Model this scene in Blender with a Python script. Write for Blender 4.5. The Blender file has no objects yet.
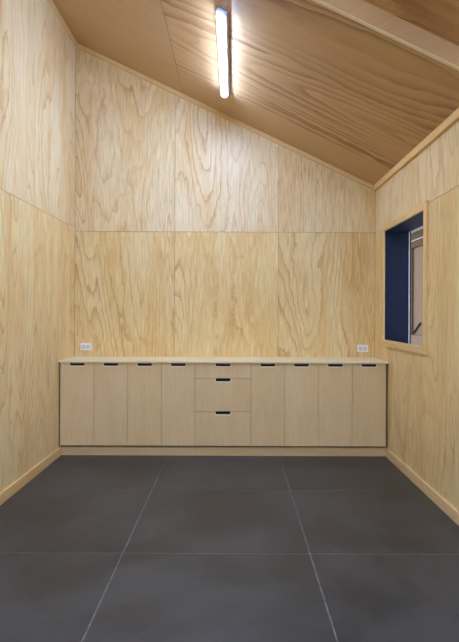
import bpy, bmesh, math, random
from mathutils import Vector, Matrix
random.seed(11)
C = bpy.context.scene
COL = C.collection

# ------------------------------------------------------------------ sizes (metres); camera stands at the origin looking along +Y
XL, XR = -1.855, 1.64          # side walls
YB, YF = 6.34, -5.0            # far wall, wall behind the camera
SL = 0.4755                    # roof pitch
ANG = math.atan(SL)
CAMH = 1.53
def ceil(x): return 3.0 + (XR - x) * SL

# ------------------------------------------------------------------ node helpers
class NT:
    def __init__(s, name):
        s.m = bpy.data.materials.new(name); s.m.use_nodes = True
        s.t = s.m.node_tree; s.t.nodes.clear()
        s.out = s.n('ShaderNodeOutputMaterial')
    def n(s, typ, **kw):
        nd = s.t.nodes.new(typ)
        for k, v in kw.items(): setattr(nd, k, v)
        return nd
    def l(s, a, b): s.t.links.new(a, b)
    def setv(s, sock, v):
        if hasattr(v, 'is_linked'): s.l(v, sock)
        else: sock.default_value = v
    def math(s, op, a, b=None, c=None, clamp=False):
        nd = s.n('ShaderNodeMath', operation=op); nd.use_clamp = clamp
        s.setv(nd.inputs[0], a)
        if b is not None: s.setv(nd.inputs[1], b)
        if c is not None: s.setv(nd.inputs[2], c)
        return nd.outputs[0]
    def noise(s, vec, scale, detail=2, rough=.5, dist=0):
        nd = s.n('ShaderNodeTexNoise')
        s.l(vec, nd.inputs['Vector']); nd.inputs['Scale'].default_value = scale
        nd.inputs['Detail'].default_value = detail; nd.inputs['Roughness'].default_value = rough
        nd.inputs['Distortion'].default_value = dist
        return nd.outputs['Fac']
    def scaled(s, vec, sc, loc=(0, 0, 0)):
        nd = s.n('ShaderNodeMapping'); s.l(vec, nd.inputs['Vector'])
        nd.inputs['Scale'].default_value = sc; nd.inputs['Location'].default_value = loc
        return nd.outputs[0]
    def mix(s, f, a, b, mode='MIX'):
        nd = s.n('ShaderNodeMix', data_type='RGBA', blend_type=mode)
        s.setv(nd.inputs[0], f)
        for i, v in ((6, a), (7, b)):
            if hasattr(v, 'is_linked'): s.l(v, nd.inputs[i])
            else: nd.inputs[i].default_value = (*v, 1)
        return nd.outputs[2]
    def ramp(s, f, a, b, smooth=True):
        nd = s.n('ShaderNodeMapRange'); nd.interpolation_type = 'SMOOTHSTEP' if smooth else 'LINEAR'
        s.setv(nd.inputs[0], f); nd.inputs[1].default_value = a; nd.inputs[2].default_value = b
        return nd.outputs[0]
    def bsdf(s, col, rough=.5, spec=.5, bump=None, bstr=.2, bdist=.002, metal=0):
        b = s.n('ShaderNodeBsdfPrincipled')
        if hasattr(col, 'is_linked'): s.l(col, b.inputs['Base Color'])
        else: b.inputs['Base Color'].default_value = (*col, 1)
        s.setv(b.inputs['Roughness'], rough); b.inputs['Specular IOR Level'].default_value = spec
        b.inputs['Metallic'].default_value = metal
        if bump is not None:
            bn = s.n('ShaderNodeBump'); s.l(bump, bn.inputs['Height'])
            bn.inputs['Strength'].default_value = bstr; bn.inputs['Distance'].default_value = bdist
            s.l(bn.outputs[0], b.inputs['Normal'])
        s.l(b.outputs[0], s.out.inputs[0]); return b

def rgb(r, g, b):
    f = lambda c: (c / 255 / 12.92) if c / 255 <= .04045 else ((c / 255 + .055) / 1.055) ** 2.4
    return (f(r), f(g), f(b))

def plywood(name, base, line, patch, rings=34, stretch=.16, scale=1.5, contrast=.6, rough=.42, spec=.4, sharp=(.35, 1.0), fibre=.25, bstr=.25, flame=.45, wig=.012, p1=4.0, straight=.6):
    t = NT(name)
    uv = t.n('ShaderNodeUVMap', uv_map='UVMap').outputs[0]
    st = t.scaled(uv, (1, stretch, 1))
    warp = t.noise(t.scaled(uv, (1, .5, 1), (7, 3, 0)), 3.2, 3, .55)
    n1 = t.noise(st, scale, 1.5, .45, .35)
    n1 = t.math('MULTIPLY_ADD', warp, .055, n1)
    wob = t.noise(t.scaled(uv, (1, .4, 1), (2, 6, 0)), 13, 3, .6)
    n1 = t.math('MULTIPLY_ADD', wob, wig, n1)
    # growth rings cut through by the peeled veneer
    s = t.math('FRACT', t.math('MULTIPLY', n1, rings))
    rise = t.math('POWER', s, p1)
    rings_f = t.math('MULTIPLY', rise, t.ramp(s, 1.0, .90))
    n2 = t.noise(t.scaled(uv, (1, stretch * .45, 1), (11, 4, 0)), scale * 3.2, 2, .5, .2)
    s2 = t.math('FRACT', t.math('MULTIPLY', n2, rings))
    r2 = t.math('MULTIPLY', t.math('POWER', s2, 3.5), t.ramp(s2, 1.0, .85))
    m2 = t.ramp(t.noise(t.scaled(uv, (1, .3, 1), (23, 8, 0)), 1.1, 1, .5), straight - .09, straight + .09)
    mm = t.n('ShaderNodeMix', data_type='FLOAT'); t.l(m2, mm.inputs[0]); t.l(rings_f, mm.inputs[2]); t.l(r2, mm.inputs[3])
    rings_f = mm.outputs[0]
    # line strength comes and goes over the sheet
    pm = t.ramp(t.noise(t.scaled(uv, (1, .35, 1), (3, 9, 0)), 1.9, 2, .5), .36, .66)
    pm = t.math('MULTIPLY_ADD', pm, .75, .25)
    f_line = t.math('MULTIPLY', t.math('MULTIPLY', rings_f, pm), contrast)
    # broad golden flames along the grain
    fn = t.noise(t.scaled(uv, (1, .15, 1), (1, 5, 0)), 3.4, 4, .6, .5)
    fr_ = t.math('FRACT', t.math('MULTIPLY', n1, 5))
    fl = t.math('MULTIPLY_ADD', t.ramp(fr_, .2, 1.0), .45, t.math('MULTIPLY', t.ramp(fn, .4, .68), .75))
    f_fl = t.math('MULTIPLY', fl, flame)
    fib = t.noise(t.scaled(uv, (1, .022, 1)), 230, 3, .65)
    fib = t.math('MULTIPLY_ADD', t.math('SUBTRACT', t.noise(t.scaled(uv, (1, .06, 1)), 60, 3, .7), .5), .8, fib)
    col = t.mix(f_fl, base, patch)
    col = t.mix(f_line, col, line)
    fb = t.math('MULTIPLY_ADD', t.math('SUBTRACT', fib, .5), fibre, 1.0)
    cmb = t.n('ShaderNodeCombineColor')
    for i, p_ in enumerate((.7, 1.0, 1.6)): t.l(t.math('POWER', fb, p_), cmb.inputs[i])
    col = t.mix(1.0, col, cmb.outputs[0], 'MULTIPLY')
    # each sheet has its own tone
    tone = t.n('ShaderNodeUVMap', uv_map='Tone').outputs[0]
    sep = t.n('ShaderNodeSeparateXYZ'); t.l(tone, sep.inputs[0])
    tv = t.math('MULTIPLY_ADD', sep.outputs[0], .09, .955)
    cm2 = t.n('ShaderNodeCombineColor')
    t.l(tv, cm2.inputs[0])
    t.l(t.math('MULTIPLY', tv, t.math('MULTIPLY_ADD', sep.outputs[1], -.06, 1.035)), cm2.inputs[1])
    t.l(t.math('MULTIPLY', tv, t.math('MULTIPLY_ADD', sep.outputs[1], -.34, 1.20)), cm2.inputs[2])
    col = t.mix(1.0, col, cm2.outputs[0], 'MULTIPLY')
    h = t.math('MULTIPLY_ADD', rings_f, .6, fib)
    t.bsdf(col, rough, spec, h, bstr, .0012)
    return t.m

M = {}
M['wall'] = plywood('pine_plywood_wall', rgb(240, 219, 174), rgb(198, 138, 58), rgb(226, 178, 98), rings=25, stretch=.17, contrast=1.1, flame=.45, fibre=.9, wig=.035, p1=6, straight=.6, bstr=.5, rough=.4)
M['ceil'] = plywood('pine_plywood_ceiling', rgb(208, 170, 124), rgb(138, 90, 48), rgb(196, 152, 98), rings=20, stretch=.16, scale=1.1, contrast=1.05, wig=.03, p1=2.0, straight=.62, sharp=(.3, 1.0), flame=.3, rough=.45)
M['ceilpale'] = plywood('pale_plywood_ceiling', rgb(204, 168, 122), rgb(164, 120, 74), rgb(192, 150, 100), rings=12, contrast=.3, flame=.3, rough=.5)
M['trim'] = plywood('pine_trim', rgb(240, 206, 148), rgb(206, 148, 80), rgb(230, 186, 120), rings=30, stretch=.06, scale=2.5, contrast=.55, flame=.3, rough=.42)
M['door'] = plywood('cabinet_plywood', rgb(238, 212, 164), rgb(212, 178, 122), rgb(228, 196, 140), rings=8, stretch=.1, scale=1.3, contrast=.22, flame=.35, fibre=.3, rough=.5, bstr=.08)
M['carcass'] = plywood('carcass_plywood', rgb(150, 128, 95), rgb(120, 96, 66), rgb(140, 115, 80), rings=8, contrast=.2, rough=.6)
M['top'] = plywood('worktop_plywood', rgb(253, 240, 206), rgb(234, 208, 154), rgb(248, 228, 180), rings=10, stretch=.1, contrast=.25, flame=.3, rough=.35)

def plain(name, col, rough=.5, spec=.5, metal=0, var=.06, scale=30):
    t = NT(name)
    tc = t.n('ShaderNodeTexCoord').outputs['Object']
    n = t.noise(tc, scale, 3)
    a = tuple(c * (1 - var) for c in col); b = tuple(min(1, c * (1 + var)) for c in col)
    t.bsdf(t.mix(n, a, b), rough, spec, None, metal=metal)
    return t.m
M['backing'] = plain('dark_sheet_joint', rgb(120, 92, 58), .8, .2)
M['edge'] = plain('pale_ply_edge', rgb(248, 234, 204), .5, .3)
M['white'] = plain('white_plastic', rgb(250, 250, 252), .35, .5, var=.01)
M['socketgrey'] = plain('pale_grey_socket_face', rgb(222, 223, 238), .35, .5, var=.01)
M['slot'] = plain('dark_slot', rgb(40, 40, 46), .7, .2)
M['navy'] = plain('navy_blue_paint', rgb(12, 28, 60), .55, .3, var=.05)
M['frame'] = plain('white_window_frame', rgb(225, 232, 240), .4, .5, var=.01)
M['body'] = plain('lamp_body_metal', rgb(205, 210, 222), .4, .5, var=.01)
t = NT('translucent_end_cap')
d_ = t.n('ShaderNodeBsdfDiffuse'); d_.inputs[0].default_value = (.7, .74, .85, 1)
r_ = t.n('ShaderNodeBsdfTranslucent'); r_.inputs[0].default_value = (.5, .53, .62, 1)
x_ = t.n('ShaderNodeMixShader'); x_.inputs[0].default_value = .35
t.l(d_.outputs[0], x_.inputs[1]); t.l(r_.outputs[0], x_.inputs[2]); t.l(x_.outputs[0], t.out.inputs[0])
M['capgrey'] = t.m
M['screw'] = plain('steel_screw', rgb(170, 165, 155), .3, .5, metal=.9, var=.02)

# floor: charcoal slabs with a worn sheen
t = NT('charcoal_floor')
tc = t.n('ShaderNodeTexCoord').outputs['Object']
big = t.noise(tc, 1.3, 5, .6, .4); med = t.noise(tc, 9, 5, .65); fine = t.noise(tc, 260, 2)
col = t.mix(t.ramp(big, .36, .64), rgb(42, 46, 50), rgb(62, 66, 71))
col = t.mix(t.math('MULTIPLY', t.ramp(med, .45, .75), .35), col, rgb(70, 72, 77))
spk = t.ramp(t.noise(t.scaled(tc, (1, 1, 1), (5, 2, 0)), 22, 2, .5), .735, .76)
col = t.mix(t.math('MULTIPLY', spk, .35), col, rgb(140, 138, 135))
rg = t.math('MULTIPLY_ADD', big, .16, .24)
rg = t.math('MULTIPLY_ADD', med, .12, rg)
t.bsdf(col, rg, .5, t.math('MULTIPLY_ADD', fine, .5, med), .25, .0012)
M['floor'] = t.m
t = NT('pale_floor_joint')
tc = t.n('ShaderNodeTexCoord').outputs['Object']
t.bsdf(t.mix(t.ramp(t.noise(tc, 14, 4, .7), .35, .65), rgb(88, 89, 92), rgb(124, 125, 127)), .6, .3)
M['grout'] = t.m

def emit(name, col, st):
    t = NT(name); e = t.n('ShaderNodeEmission'); e.inputs[0].default_value = (*col, 1); e.inputs[1].default_value = st
    t.l(e.outputs[0], t.out.inputs[0]); return t.m
M['lamp'] = emit('lit_diffuser', (.64, .86, 1.33), 33)
t = NT('window_glass')
g = t.n('ShaderNodeBsdfGlossy'); g.inputs['Roughness'].default_value = .01
tr = t.n('ShaderNodeBsdfTransparent'); tr.inputs[0].default_value = (.93, .95, .96, 1)
lw = t.n('ShaderNodeLayerWeight'); lw.inputs[0].default_value = .5
fres = t.math('MULTIPLY_ADD', t.math('POWER', lw.outputs['Facing'], 5), .5, .04)
mx = t.n('ShaderNodeMixShader'); t.l(fres, mx.inputs[0]); t.l(tr.outputs[0], mx.inputs[1]); t.l(g.outputs[0], mx.inputs[2]); t.l(mx.outputs[0], t.out.inputs[0])
M['glass'] = t.m

# ------------------------------------------------------------------ mesh helpers
AX = {'x': 0, 'y': 1, 'z': 2}
def newbm():
    bm = bmesh.new(); bm.loops.layers.uv.new('UVMap'); bm.loops.layers.uv.new('Tone'); return bm
def uvfaces(bm, faces, grain, off=None, tone=None, rot=None):
    uvl = bm.loops.layers.uv['UVMap']; tl = bm.loops.layers.uv['Tone']
    off = off or (random.uniform(0, 40), random.uniform(0, 40)); tone = tone or (random.random(), random.random())
    for f in faces:
        f.normal_update()
        n = f.normal
        for lp in f.loops:
            co = lp.vert.co if rot is None else rot @ lp.vert.co
            nn = n if rot is None else rot @ n
            g = AX[grain]; others = [i for i in range(3) if i != g]
            k = max(range(3), key=lambda i: abs(nn[i]))
            if k == g: u, v = co[others[0]], co[others[1]]
            else:
                o = [i for i in others if i != k][0]; u, v = co[o], co[g]
            lp[uvl].uv = (u + off[0], v + off[1]); lp[tl].uv = tone
def prism(bm, pts, ext, grain='z', mi=0, off=None, tone=None, rot=None):
    e = Vector(ext)
    a = [bm.verts.new(p) for p in pts]; b = [bm.verts.new(Vector(p) + e) for p in pts]
    fs = [bm.faces.new(a), bm.faces.new(b[::-1])]
    n = len(pts)
    for i in range(n): fs.append(bm.faces.new((a[i], b[i], b[(i + 1) % n], a[(i + 1) % n])))
    bmesh.ops.recalc_face_normals(bm, faces=fs)
    for f in fs: f.material_index = mi
    uvfaces(bm, fs, grain, off, tone, rot)
    return fs
def box(bm, x0, x1, y0, y1, z0, z1, grain='z', mi=0, off=None, tone=None):
    return prism(bm, [(x0, y0, z0), (x1, y0, z0), (x1, y0, z1), (x0, y0, z1)], (0, y1 - y0, 0), grain, mi, off, tone)
def obj(name, bm, mats, parent=None, bevel=0, smooth=False, origin=None):
    me = bpy.data.meshes.new(name)
    if origin is not None: bmesh.ops.translate(bm, verts=bm.verts, vec=-Vector(origin))
    bm.to_mesh(me); bm.free()
    for m in (mats if isinstance(mats, (list, tuple)) else [mats]): me.materials.append(m)
    o = bpy.data.objects.new(name, me); COL.objects.link(o)
    if origin is not None: o.location = origin
    if parent: o.parent = parent
    if bevel:
        b = o.modifiers.new('Bevel', 'BEVEL'); b.width = bevel; b.segments = 2; b.limit_method = 'ANGLE'
    if smooth:
        for p in me.polygons: p.use_smooth = True
    return o
def empty(name, loc, label, cat, group=None):
    o = bpy.data.objects.new(name, None); COL.objects.link(o); o.location = loc
    o['label'] = label; o['category'] = cat
    if group: o['group'] = group
    o.empty_display_size = .1
    return o
def tag(o, label, cat, group=None):
    o['label'] = label; o['category'] = cat
    if group: o['group'] = group
    return o
def struct(o, label, cat='room'):
    o['kind'] = 'structure'; o['label'] = label; o['category'] = cat; return o

G = .0018   # half joint between sheets
TH = .012   # sheet thickness
# ------------------------------------------------------------------ floor
XS = [XL - .3, -.700, .488, XR + .3]; YS = [YF - .2, -3.86, -2.64, -1.42, -.20, 1.02, 2.24, 3.46, 4.69, 5.91, YB + .2]
bm = newbm(); gg = .0045
XS[0] = XL - .05; XS[-1] = XR + .05
for i in range(len(XS) - 1):
    for j in range(len(YS) - 1):
        box(bm, XS[i] + gg, XS[i + 1] - gg, YS[j] + gg, YS[j + 1] - gg, -.04, 0, 'y')
box(bm, XS[0], XS[-1], YS[0], YS[-1], -.12, -.0012, 'y', 1)
struct(obj('floor', bm, [M['floor'], M['grout']]), 'charcoal slab floor with pale joints', 'floor')

# ------------------------------------------------------------------ walls
JB = 2.466; JL = 2.505; JR = 2.465
bm = newbm()
cols = [XL, -.693, .514, XR]
tones = {(0, 0): (.5, .95), (1, 0): (.75, .9), (2, 0): (.3, .85), (0, 1): (.6, .35), (1, 1): (.8, .15), (2, 1): (.35, .45)}
for i in range(3):
    a, b = cols[i] + G, cols[i + 1] - G
    prism(bm, [(a, YB, 0), (b, YB, 0), (b, YB, JB - G), (a, YB, JB - G)], (0, TH, 0), 'z', tone=tones[i, 0])
    prism(bm, [(a, YB, JB + G), (b, YB, JB + G), (b, YB, ceil(b)), (a, YB, ceil(a))], (0, TH, 0), 'z', tone=tones[i, 1])
prism(bm, [(XL - .1, YB + TH, -.1), (XR + .1, YB + TH, -.1), (XR + .1, YB + TH, ceil(XR + .1) + .05), (XL - .1, YB + TH, ceil(XL - .1) + .05)], (0, .08, 0), 'z', 1)
struct(obj('wall_back', bm, [M['wall'], M['backing']]), 'far gable wall of pine plywood sheets above the cabinets', 'wall')
bm = newbm()
ys = [YF, -3.35, -2.15, -.95, .25, 1.45, 2.65, 3.85, 5.05, YB]
for j in range(9):
    a, b = ys[j] + G, ys[j + 1] - G
    for (z0, z1) in ((0, JL - G), (JL + G, ceil(XL))):
        prism(bm, [(XL, a, z0), (XL, b, z0), (XL, b, z1), (XL, a, z1)], (-TH, 0, 0), 'z', tone=(random.uniform(.4, .8), .85 if z0 == 0 else .3))
prism(bm, [(XL - TH, YF - .1, -.1), (XL - TH, YB + .05, -.1), (XL - TH, YB + .05, ceil(XL) + .1), (XL - TH, YF - .1, ceil(XL) + .1)], (-.08, 0, 0), 'z', 1)
struct(obj('wall_left', bm, [M['wall'], M['backing']]), 'tall left wall of pine plywood sheets', 'wall')
# right wall with window opening
WY0, WY1, WZ0, WZ1 = 4.665, 5.925, 1.180, 2.425
RD = .26
bm = newbm()
ys = [YF, -3.26, -2.06, -.86, .34, 1.54, 2.74, 3.94, 5.14, YB]
def wrect(a, b, z0, z1, off, tone, bk=False):
    if b - a < .004 or z1 - z0 < .004: return
    prism(bm, [(XR + (TH if bk else 0), a, z0), (XR + (TH if bk else 0), b, z0), (XR + (TH if bk else 0), b, z1), (XR + (TH if bk else 0), a, z1)], (RD - TH if bk else TH, 0, 0), 'z', 1 if bk else 0, off, tone)
def cut(a, b, z0, z1, off, tone, bk=False):
    if b <= WY0 or a >= WY1 or z1 <= WZ0 or z0 >= WZ1: wrect(a, b, z0, z1, off, tone, bk); return
    wrect(a, max(a, WY0), z0, z1, off, tone, bk); wrect(min(b, WY1), b, z0, z1, off, tone, bk)
    wrect(max(a, WY0), min(b, WY1), z0, max(z0, WZ0), off, tone, bk); wrect(max(a, WY0), min(b, WY1), min(z1, WZ1), z1, off, tone, bk)
for j in range(9):
    for (z0, z1) in ((0, JR - G), (JR + G, ceil(XR))):
        cut(ys[j] + G, ys[j + 1] - G, z0, z1, (random.uniform(0, 40), random.uniform(0, 40)), (random.uniform(.3, .7), .9 if z0 == 0 else .45))
cut(YF - .1, YB + .05, -.1, ceil(XR) + .12, (0, 0), (0, 0), True)
struct(obj('wall_right', bm, [M['wall'], M['backing']]), 'right wall of pine plywood sheets with the window', 'wall')
bm = newbm()
for i in range(3):
    a, b = cols[i] + G, cols[i + 1] - G
    prism(bm, [(a, YF, 0), (b, YF, 0), (b, YF, JB - G), (a, YF, JB - G)], (0, -TH, 0), 'z')
    prism(bm, [(a, YF, JB + G), (b, YF, JB + G), (b, YF, ceil(b)), (a, YF, ceil(a))], (0, -TH, 0), 'z')
prism(bm, [(XL - .1, YF - TH, -.1), (XR + .1, YF - TH, -.1), (XR + .1, YF - TH, ceil(XR + .1) + .05), (XL - .1, YF - TH, ceil(XL - .1) + .05)], (0, -.08, 0), 'z', 1)
struct(obj('wall_front', bm, [M['wall'], M['backing']]), 'plywood wall behind the viewer', 'wall')

# ------------------------------------------------------------------ ceiling
ROT = Matrix.Rotation(ANG, 3, 'Y')      # brings the slope level for the grain layout
bm = newbm()
xs = [XL, -.605, XR]; cy = [YF, -3.95, -2.75, -1.55, -.35, .85, 2.05, 3.25, 4.45, 5.65, YB]
for i in range(2):
    for j in range(10):
        a, b = xs[i] + G, xs[i + 1] - G; c, d = cy[j] + G, cy[j + 1] - G
        mi = 0 if (i == 1 and j < 9) else 2
        prism(bm, [(a, c, ceil(a)), (b, c, ceil(b)), (b, d, ceil(b)), (a, d, ceil(a))], (0, 0, TH), 'x', mi, rot=ROT)
a, b = XL - .12, XR + .3
prism(bm, [(a, YF - .1, ceil(a) + TH), (b, YF - .1, ceil(b) + TH), (b, YB + .1, ceil(b) + TH), (a, YB + .1, ceil(a) + TH)], (0, 0, .08), 'x', 1, rot=ROT)
struct(obj('ceiling', bm, [M['ceil'], M['backing'], M['ceilpale']]), 'sloping plywood ceiling', 'ceiling')

# ceiling edge battens (5 cm deep, 3 cm proud)
TP, TT = .028, .052
e = .0008
def cz(x): return ceil(x) - e
bm = newbm()
prism(bm, [(XL + TP + .001, YB - TP, cz(XL + TP) - TT), (XR - TP - .001, YB - TP, cz(XR - TP) - TT), (XR - TP - .001, YB - TP, cz(XR - TP)), (XL + TP + .001, YB - TP, cz(XL + TP))], (0, TP - e, 0), 'x', rot=ROT)
struct(obj('trim_1', bm, M['trim'], bevel=.002), 'sloping pine batten along the top of the far wall', 'trim')
bm = newbm()
prism(bm, [(XR - e, YF + .01, cz(XR) - TT), (XR - TP, YF + .01, cz(XR) - TT), (XR - TP, YF + .01, cz(XR - TP)), (XR - e, YF + .01, cz(XR))], (0, YB - YF - .012, 0), 'y')
struct(obj('trim_2', bm, M['trim'], bevel=.002), 'pine batten along the top of the right wall', 'trim')
bm = newbm()
prism(bm, [(XL + e, YF + .01, cz(XL) - TT - .012), (XL + TP, YF + .01, cz(XL) - TT - .012), (XL + TP, YF + .01, cz(XL + TP)), (XL + e, YF + .01, cz(XL))], (0, YB - YF - .012, 0), 'y')
struct(obj('trim_3', bm, M['trim'], bevel=.002), 'pine batten along the top of the left wall', 'trim')
# downstand board across the ceiling
BY = 3.28; BT = .024; BD = .125
bm = newbm(); a, b = XL + TP + .002, XR - TP - .002
prism(bm, [(a, BY, cz(a) - BD), (b, BY, cz(b) - BD), (b, BY, cz(b)), (a, BY, cz(a))], (0, BT, 0), 'x', rot=ROT)
tb = struct(obj('trim_4', bm, M['ceilpale'], bevel=.0015), 'plywood downstand board crossing the ceiling at top right', 'trim')
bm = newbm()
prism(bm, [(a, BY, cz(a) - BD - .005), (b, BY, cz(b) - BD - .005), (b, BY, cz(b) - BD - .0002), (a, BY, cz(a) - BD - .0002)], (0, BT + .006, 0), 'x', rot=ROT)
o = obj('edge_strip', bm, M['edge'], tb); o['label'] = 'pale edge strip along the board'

# baseboards
BH, BP = .09, .02
CF = 5.78         # cabinet door faces
PL = 5.818        # plinth face
for nm, x0, x1, lab in (('baseboard_left', XL + .0005, XL + BP, 'pine baseboard along the left wall'), ('baseboard_right', XR - BP, XR - .0005, 'pine baseboard along the right wall')):
    bm = newbm(); box(bm, x0, x1, YF + .01, PL - .001, .0005, BH, 'y')
    struct(obj(nm, bm, [M['trim']], bevel=.003), lab, 'baseboard')

# ------------------------------------------------------------------ window
CW = .07; CP = .02
bm = newbm()
y0, y1, z0, z1 = WY0 - CW + .01, 5.962, 1.175, WZ1 + CW - .01
def mitre(p, grain):   # p = four (y,z) corners
    prism(bm, [(XR - e, y, z) for y, z in p], (-CP, 0, 0), grain)
iy0, iy1, iz0, iz1 = WY0 + .008, WY1 - .008, 1.243, WZ1 - .008
mitre([(y0, z0), (y1, z0), (iy1, iz0), (iy0, iz0)], 'y')
mitre([(y0, z1), (y1, z1), (iy1, iz1), (iy0, iz1)], 'y')
mitre([(y0, z0), (iy0, iz0), (iy0, iz1), (y0, z1)], 'z')
mitre([(y1, z0), (iy1, iz0), (iy1, iz1), (y1, z1)], 'z')
win = struct(obj('window_1', bm, [M['trim']], bevel=.002), 'pine-cased window with a deep navy reveal in the right wall', 'window')
bm = newbm(); LT = .012; xa, xb = XR + .0005, XR + RD + .02
box(bm, xa, xb, WY0, WY1, WZ0, WZ0 + LT); box(bm, xa, xb, WY0, WY1, WZ1 - LT, WZ1)
box(bm, xa, xb, WY0, WY0 + LT, WZ0 + LT, WZ1 - LT); box(bm, xa, xb, WY1 - LT, WY1, WZ0 + LT, WZ1 - LT)
o = obj('reveal', bm, M['navy'], win); o['label'] = 'navy blue painted reveal'
bm = newbm(); f = .010; xa, xb = XR + RD - .008, XR + RD + .002
a0, a1, b0, b1 = WY0 + LT, WY1 - LT, WZ0 + LT, WZ1 - LT
box(bm, xa, xb, a0, a1, b0, b0 + .006); box(bm, xa, xb, a0, a1, b1 - .008, b1)
box(bm, xa, xb, a0, a0 + f, b0 + .006, b1 - .008); box(bm, xa, xb, a1 - f, a1, b0 + .006, b1 - .008)
o = obj('sash_frame', bm, M['frame'], win, bevel=.0015); o['label'] = 'thin white window frame'
bm = newbm(); box(bm, XR + RD - .006, XR + RD - .001, a0 + f - .002, a1 - f + .002, b0 + .005, b1 - .007)
o = obj('window_pane', bm, M['glass'], win); o['label'] = 'clear glass'

# building beyond the window
M['tan'] = plywood('tan_boards', rgb(178, 146, 116), rgb(160, 126, 96), rgb(170, 138, 108), rings=8, contrast=.25, flame=.2, rough=.6)
M['brown'] = plywood('brown_fascia', rgb(120, 88, 56), rgb(90, 62, 38), rgb(110, 80, 50), rings=14, contrast=.3, rough=.6)
M['pinkish'] = plain('pinkish_render', rgb(178, 150, 134), .8, .2)
NX = 3.3; k = NX / 545.
def nz(py, px=415): return CAMH + (312.5 - py) * NX / (px - 235.)
bm = newbm()
Y0, Y1 = 7.0, 13.0
for i in range(12):
    c = Y0 + i * .5
    box(bm, NX, NX + .06, c + .004, c + .5 - .004, 1.13, 2.72, 'z')
nb = struct(obj('wall_outside', bm, M['tan'], None), 'tan boarded wall seen through the window', 'wall')
bm = newbm(); box(bm, NX - .03, NX + .12, Y0, Y1, -.1, 1.13, 'y'); obj('base_band', bm, M['pinkish'], nb)
bm = newbm(); box(bm, NX - .035, NX + .12, Y0, Y1, 2.725, 3.0, 'y'); o = obj('fascia', bm, M['brown'], nb); o['label'] = 'brown fascia board'
bm = newbm(); box(bm, NX - .05, NX - .035, Y0, Y1, 2.84, 2.855, 'y'); obj('drip_strip', bm, M['frame'], nb)
bm = newbm(); box(bm, NX - .16, NX - .0, Y0, Y1, 3.03, 3.11, 'y'); o = obj('gutter', bm, M['slot'], nb); o['label'] = 'dark gutter'
bm = newbm(); box(bm, NX - .175, NX - .0, Y0, Y1, 3.0, 3.028, 'y'); obj('gutter_lip', bm, M['frame'], nb)
bm = newbm(); box(bm, NX - .02, NX + .2, Y0, Y1, 3.112, 4.2, 'y')
obj('upper_cladding', bm, plywood('dark_brown_cladding', rgb(92, 78, 68), rgb(74, 60, 50), rgb(84, 70, 60), rings=9, contrast=.3, rough=.7), nb)
def ny(px): return 545 * NX / (px - 235.)
bm = newbm(); box(bm, NX - .03, NX, ny(413.2) - .07, ny(413.2) + .05, 1.135, 2.72, 'z'); obj('cover_batten', bm, M['brown'], nb)
bm = newbm()
ya, yb = ny(415), ny(422)
za, zb = 1.16, 1.36
prism(bm, [(NX - .03, ya, za), (NX - .03, ya - .05, za), (NX - .03, yb - .05, zb), (NX - .03, yb, zb)], (.028, 0, 0), 'z'); obj('diagonal_brace', bm, M['slot'], nb)

# ------------------------------------------------------------------ cabinets
DL, DR = XL + .014, XR - .026
DW = (DR - DL - .592) / 8
edges = [DL + i * DW for i in range(5)]
edges += [edges[-1] + .592 + i * DW for i in range(5)]
DZ0, DZ1 = .115, .990
CB = YB - .002     # carcass back
def front_bm(x0, x1, z0, z1, nw=.158, nh=.031, y=CF, th=.018):
    """ply front with a rounded finger notch let into its top edge"""
    cx = (x0 + x1) / 2; r = .014
    pts = [(x0, z0), (x1, z0), (x1, z1), (cx + nw / 2 + .004, z1)]
    for k in range(6):
        a = -k / 5 * math.pi / 2
        pts.append((cx + nw / 2 - r + r * math.cos(a), z1 - nh + r + r * math.sin(a)))
    for k in range(6):
        a = -math.pi / 2 - k / 5 * math.pi / 2
        pts.append((cx - nw / 2 + r + r * math.cos(a), z1 - nh + r + r * math.sin(a)))
    pts += [(cx - nw / 2 - .004, z1), (x0, z1)]
    bm = newbm()
    fs = prism(bm, [(x, y, z) for x, z in pts], (0, th, 0), 'z', tone=(random.uniform(.3, .7), random.uniform(.35, .6)))
    # routed edge shows the pale plys
    for f_ in fs:
        if abs(f_.normal.y) < .5:
            c = f_.calc_center_median()
            if abs(c.x - cx) < nw / 2 + .01 and c.z > z1 - nh - .002 and not (c.z > z1 - .0001): f_.material_index = 1
            elif c.z > z1 - nh - .002 and abs(c.x - cx) < nw / 2 + .003: f_.material_index = 1
    return bm, cx, z1 - nh
def notch_lip(cx, zb, parent, nw=.158, y=CF):
    # narrow chamfer under and around the notch, 4 mm wide, catching the light
    r = .014; w = .010
    def path(off):
        p = [(cx + nw / 2 + off, zb + .031)]
        rr = r + off
        for k in range(6):
            a = -k / 5 * math.pi / 2; p.append((cx + nw / 2 - r + rr * math.cos(a), zb + r + rr * math.sin(a)))
        for k in range(6):
            a = -math.pi / 2 - k / 5 * math.pi / 2; p.append((cx - nw / 2 + r + rr * math.cos(a), zb + r + rr * math.sin(a)))
        p.append((cx - nw / 2 - off, zb + .031)); return p
    A, B = path(-.001), path(w)
    bm = newbm()
    a = [bm.verts.new((x, y - .0005, z)) for x, z in A]; b = [bm.verts.new((x, y - .0040, z)) for x, z in B]
    a2 = [bm.verts.new((x, y + .012, z)) for x, z in A]; b2 = [bm.verts.new((x, y + .0005, z)) for x, z in path(w + .0015)]
    fs = []
    for i in range(len(A) - 1):
        fs.append(bm.faces.new((a[i], a[i + 1], b[i + 1], b[i]))); fs.append(bm.faces.new((a[i], a2[i], a2[i + 1], a[i + 1]))); fs.append(bm.faces.new((b[i], b[i + 1], b2[i + 1], b2[i])))
    bmesh.ops.recalc_face_normals(bm, faces=fs); uvfaces(bm, fs, 'z')
    o = obj('notch_edge', bm, M['edge'], parent); o['label'] = 'pale routed edge of the finger notch'; return o
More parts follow.
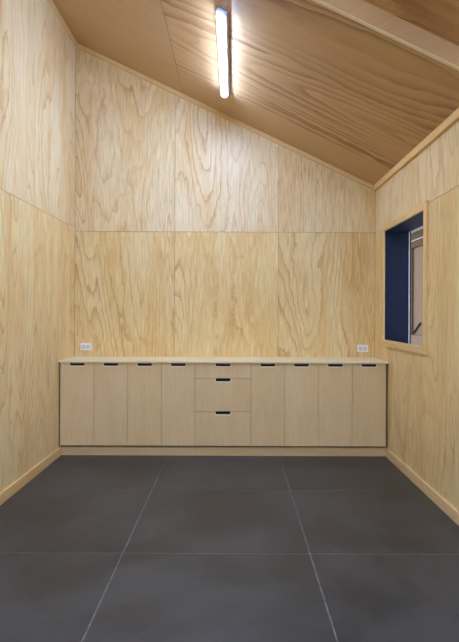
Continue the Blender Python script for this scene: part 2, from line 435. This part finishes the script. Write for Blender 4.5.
def place(o, root):   # keep world place under an Empty
    o.parent = root; o.matrix_parent_inverse = Matrix.Translation(-root.location)
def carcass(x0, x1, shelves, root):
    bm = newbm(); t_ = .016; y0 = CF + .026; z0, z1 = .098, .9925
    box(bm, x0, x0 + t_, y0, CB, z0, z1, 'z'); box(bm, x1 - t_, x1, y0, CB, z0, z1, 'z')
    box(bm, x0 + t_, x1 - t_, y0, CB, z0, z0 + t_, 'x'); box(bm, x0 + t_, x1 - t_, CB - .01, CB, z0 + t_, z1, 'x')
    box(bm, x0 + t_, x1 - t_, y0, y0 + .09, z1 - t_, z1, 'x')
    box(bm, x0 + t_, x1 - t_, y0, y0 + .003, z0 + t_, z1 - t_, 'z', 1)   # dark sheet behind the fronts, its colour standing in for the interior's shade
    for z in shelves: box(bm, x0 + t_, x1 - t_, y0 + .02, CB - .012, z, z + t_, 'x')
    # levelling feet
    for fx in (x0 + .05, x1 - .05):
        for fy in (y0 + .08, CB - .06): box(bm, fx - .015, fx + .015, fy - .015, fy + .015, .0005, z0, 'z', 1)
    place(obj('carcass', bm, [M['carcass'], M['slot']]), root)
GAP = .0016
cab_labels = ['two-door plywood base cabinet against the left wall, below the left socket',
              'two-door plywood base cabinet immediately left of the drawer cabinet',
              'two-door plywood base cabinet immediately right of the drawer cabinet',
              'two-door plywood base cabinet at the right wall, below the right socket']
for n, i in enumerate((0, 2, 5, 7)):
    x0, x1 = edges[i], edges[i + 2]
    root = empty('base_cabinet', ((x0 + x1) / 2, CF, 0), cab_labels[n], 'cabinet', 'two-door cabinets along the far wall')
    carcass(x0 + .0008, x1 - .0008, (.52,), root)
    for k in (0, 1):
        a, b = edges[i + k] + GAP, edges[i + k + 1] - GAP
        bm, cx, zb = front_bm(a, b, DZ0, DZ1)
        d = obj('door', bm, [M['door'], M['edge']]); place(d, root)
        notch_lip(cx, zb, d)
x0, x1 = edges[4], edges[5]
root = empty('drawer_cabinet', ((x0 + x1) / 2, CF, 0), 'plywood cabinet with three stacked drawers in the middle of the row', 'cabinet')
carcass(x0 + .0008, x1 - .0008, (), root)
for (z0, z1) in ((.8315, DZ1), (.4815, .8285), (DZ0, .4785)):
    bm, cx, zb = front_bm(x0 + GAP, x1 - GAP, z0, z1)
    d = obj('drawer', bm, [M['door'], M['edge']]); place(d, root)
    notch_lip(cx, zb, d)
# end fillers between row and walls
bm = newbm(); box(bm, XR - .0245, XR - .001, CF + .03, CF + .048, .098, .9925, 'z')
tag(obj('filler_strip', bm, M['carcass']), 'narrow dark filler strip between the last cabinet and right wall', 'filler strip')
# plinth: two boards
for a, b, lab in ((XL + .001, edges[4] - .001, 'plywood kickboard under the four doors left of the drawers'), (edges[4] + .001, XR - .001, 'plywood kickboard under the drawers and the doors to their right')):
    bm = newbm(); box(bm, a, b, PL, PL + .016, .0005, .097, 'x', tone=(.5, .6))
    tag(obj('kickboard', bm, M['door'], bevel=.001), lab, 'kickboard', 'kickboards under the cabinets')
# worktop
bm = newbm()
box(bm, XL + .001, XR - .001, CF - .016, YB - .001, .9935, 1.0135, 'x')
box(bm, XL + .001, XR - .001, CF - .0185, CF - .016, .9935, 1.0135, 'x', 1)
tag(obj('worktop', bm, [M['top'], M['edge']], bevel=.0015), 'long pale plywood worktop running wall to wall over the cabinets', 'worktop')

# ------------------------------------------------------------------ power sockets
def rounded(cx, cz_, w, h, r, n=5):
    p = []
    for sx, sz, a0 in ((1, 1, 0), (-1, 1, 90), (-1, -1, 180), (1, -1, 270)):
        for k in range(n):
            a = math.radians(a0 + 90 * k / (n - 1)); p.append((cx + sx * (w / 2 - r) + r * math.cos(a), cz_ + sz * (h / 2 - r) + r * math.sin(a)))
    return p
def socket(x, z, lab):
    root = empty('power_socket', (x, YB, z), lab, 'power socket', 'double power sockets above the worktop')
    y = YB - .0005
    def part(name, pts, d0, d1, mat, par=None, bev=0, rot=None):
        bm = newbm(); prism(bm, [(px, -.0005 - d0, pz) for px, pz in pts], (0, -(d1 - d0), 0), 'z')
        o = obj(name, bm, mat, par or root, bevel=bev)
        return o
    part('face_plate', rounded(0, 0, .126, .084, .006), 0, .009, M['white'], bev=.0015)
    for sx in (-1, 1):
        s = part('outlet', rounded(sx * .024, -.003, .040, .046, .004), .009, .011, M['socketgrey'], bev=.0006)
        for dx, ang in ((-.007, 30), (.007, -30)):
            c, sn = math.cos(math.radians(ang)), math.sin(math.radians(ang))
            pts = [(sx * .024 + dx + c * px - sn * pz, .002 + sn * px + c * pz) for px, pz in ((-.0012, -.004), (.0012, -.004), (.0012, .004), (-.0012, .004))]
            part('pin_slot', pts, .0110, .0113, M['slot'], s)
        part('pin_slot', [(sx * .024 + px, -.013 + pz) for px, pz in ((-.0012, -.004), (.0012, -.004), (.0012, .004), (-.0012, .004))], .0110, .0113, M['slot'], s)
        part('rocker_switch', rounded(sx * .052, .012, .011, .018, .002), .009, .0125, M['white'], bev=.0008)
socket(-1.720, 1.127, 'white double power socket on the far wall at the left end of worktop')
socket(1.497, 1.119, 'white double power socket on the far wall at right, near the window')

# ------------------------------------------------------------------ batten lamps
def lamp(x, y0, y1, lab):
    """local frame: X down the slope, Y along the room, Z out of the ceiling (upwards)"""
    L = y1 - y0
    root = empty('batten_light', (x, (y0 + y1) / 2, ceil(x)), lab, 'ceiling light', 'strip lights on the sloping ceiling')
    root.rotation_euler = (0, ANG, 0)
    w = .092
    bm = newbm()
    prof = [(-w / 2, -.0008), (-w / 2, -.030), (-w / 2 + .006, -.036), (w / 2 - .006, -.036), (w / 2, -.030), (w / 2, -.0008)]
    prism(bm, [(px, -L / 2 + .012, pz) for px, pz in prof], (0, L - .024, 0), 'y')
    o = obj('housing', bm, M['body'], root, bevel=.001)
    bm = newbm(); N = 14; R_ = .034; H = .028
    pts = [(R_ * math.cos(math.pi + math.pi * k / N), -.0365 + H * math.sin(math.pi + math.pi * k / N)) for k in range(N + 1)]
    prism(bm, [(px, -L / 2 + .012, pz) for px, pz in pts], (0, L - .024, 0), 'y')
    o = obj('diffuser', bm, M['lamp'], root); o['label'] = 'glowing curved diffuser'
    for s in (-1, 1):
        bm = newbm(); R2, H2 = .037, .036
        pts = [(-w / 2 - .001, -.0008)] + [(R2 * math.cos(math.pi + math.pi * k / N), -.034 + H2 * math.sin(math.pi + math.pi * k / N)) for k in range(N + 1)] + [(w / 2 + .001, -.0008)]
        prism(bm, [(px, s * L / 2 - (0 if s < 0 else .011), pz) for px, pz in pts], (0, .011, 0), 'y')
        obj('end_cap', bm, M['capgrey'], root, bevel=.002)
lamp(-.093, 4.11, 5.66, 'lit strip light on the sloping ceiling near the far wall')
for lx, where in ((-1.15, 'nearest the left wall'), (-.118, 'middle of its row'), (.95, 'nearest the right wall')):  # out-of-view row added as fill for the cabinets and lower walls
    lamp(lx, .25, 1.89, 'added unseen fill strip light overhead, nearer than the downstand board, ' + where)
lamp(-.118, -4.2, -2.56, 'added unseen fill strip light on the ceiling behind the viewer')  # one more unseen lamp, added to brighten the room from behind

# ------------------------------------------------------------------ world: dim overcast evening outside
w = bpy.data.worlds.new('World'); C.world = w; w.use_nodes = True
nt = w.node_tree; bg = nt.nodes['Background']
bg.inputs[0].default_value = (.95, .97, 1.0, 1); bg.inputs[1].default_value = .38

# ------------------------------------------------------------------ camera
cam = bpy.data.cameras.new('Camera'); co = bpy.data.objects.new('Camera', cam); COL.objects.link(co)
co.location = (0, 0, CAMH)
roll = math.radians(.22)
co.rotation_mode = 'QUATERNION'
co.rotation_quaternion = (Matrix.Rotation(math.radians(90), 3, 'X') @ Matrix.Rotation(roll, 3, 'Z')).to_quaternion()
cam.sensor_fit = 'VERTICAL'; cam.sensor_height = 24; cam.lens = 545 / 642 * 24
cam.shift_x = (229.5 - 234) / 642; cam.shift_y = (312.5 - 321) / 642
cam.clip_start = .05
C.camera = co
C.view_settings.view_transform = 'Standard'; C.view_settings.look = 'None'
C.view_settings.gamma = 1; C.view_settings.use_curve_mapping = False
C.view_settings.exposure = 1.75
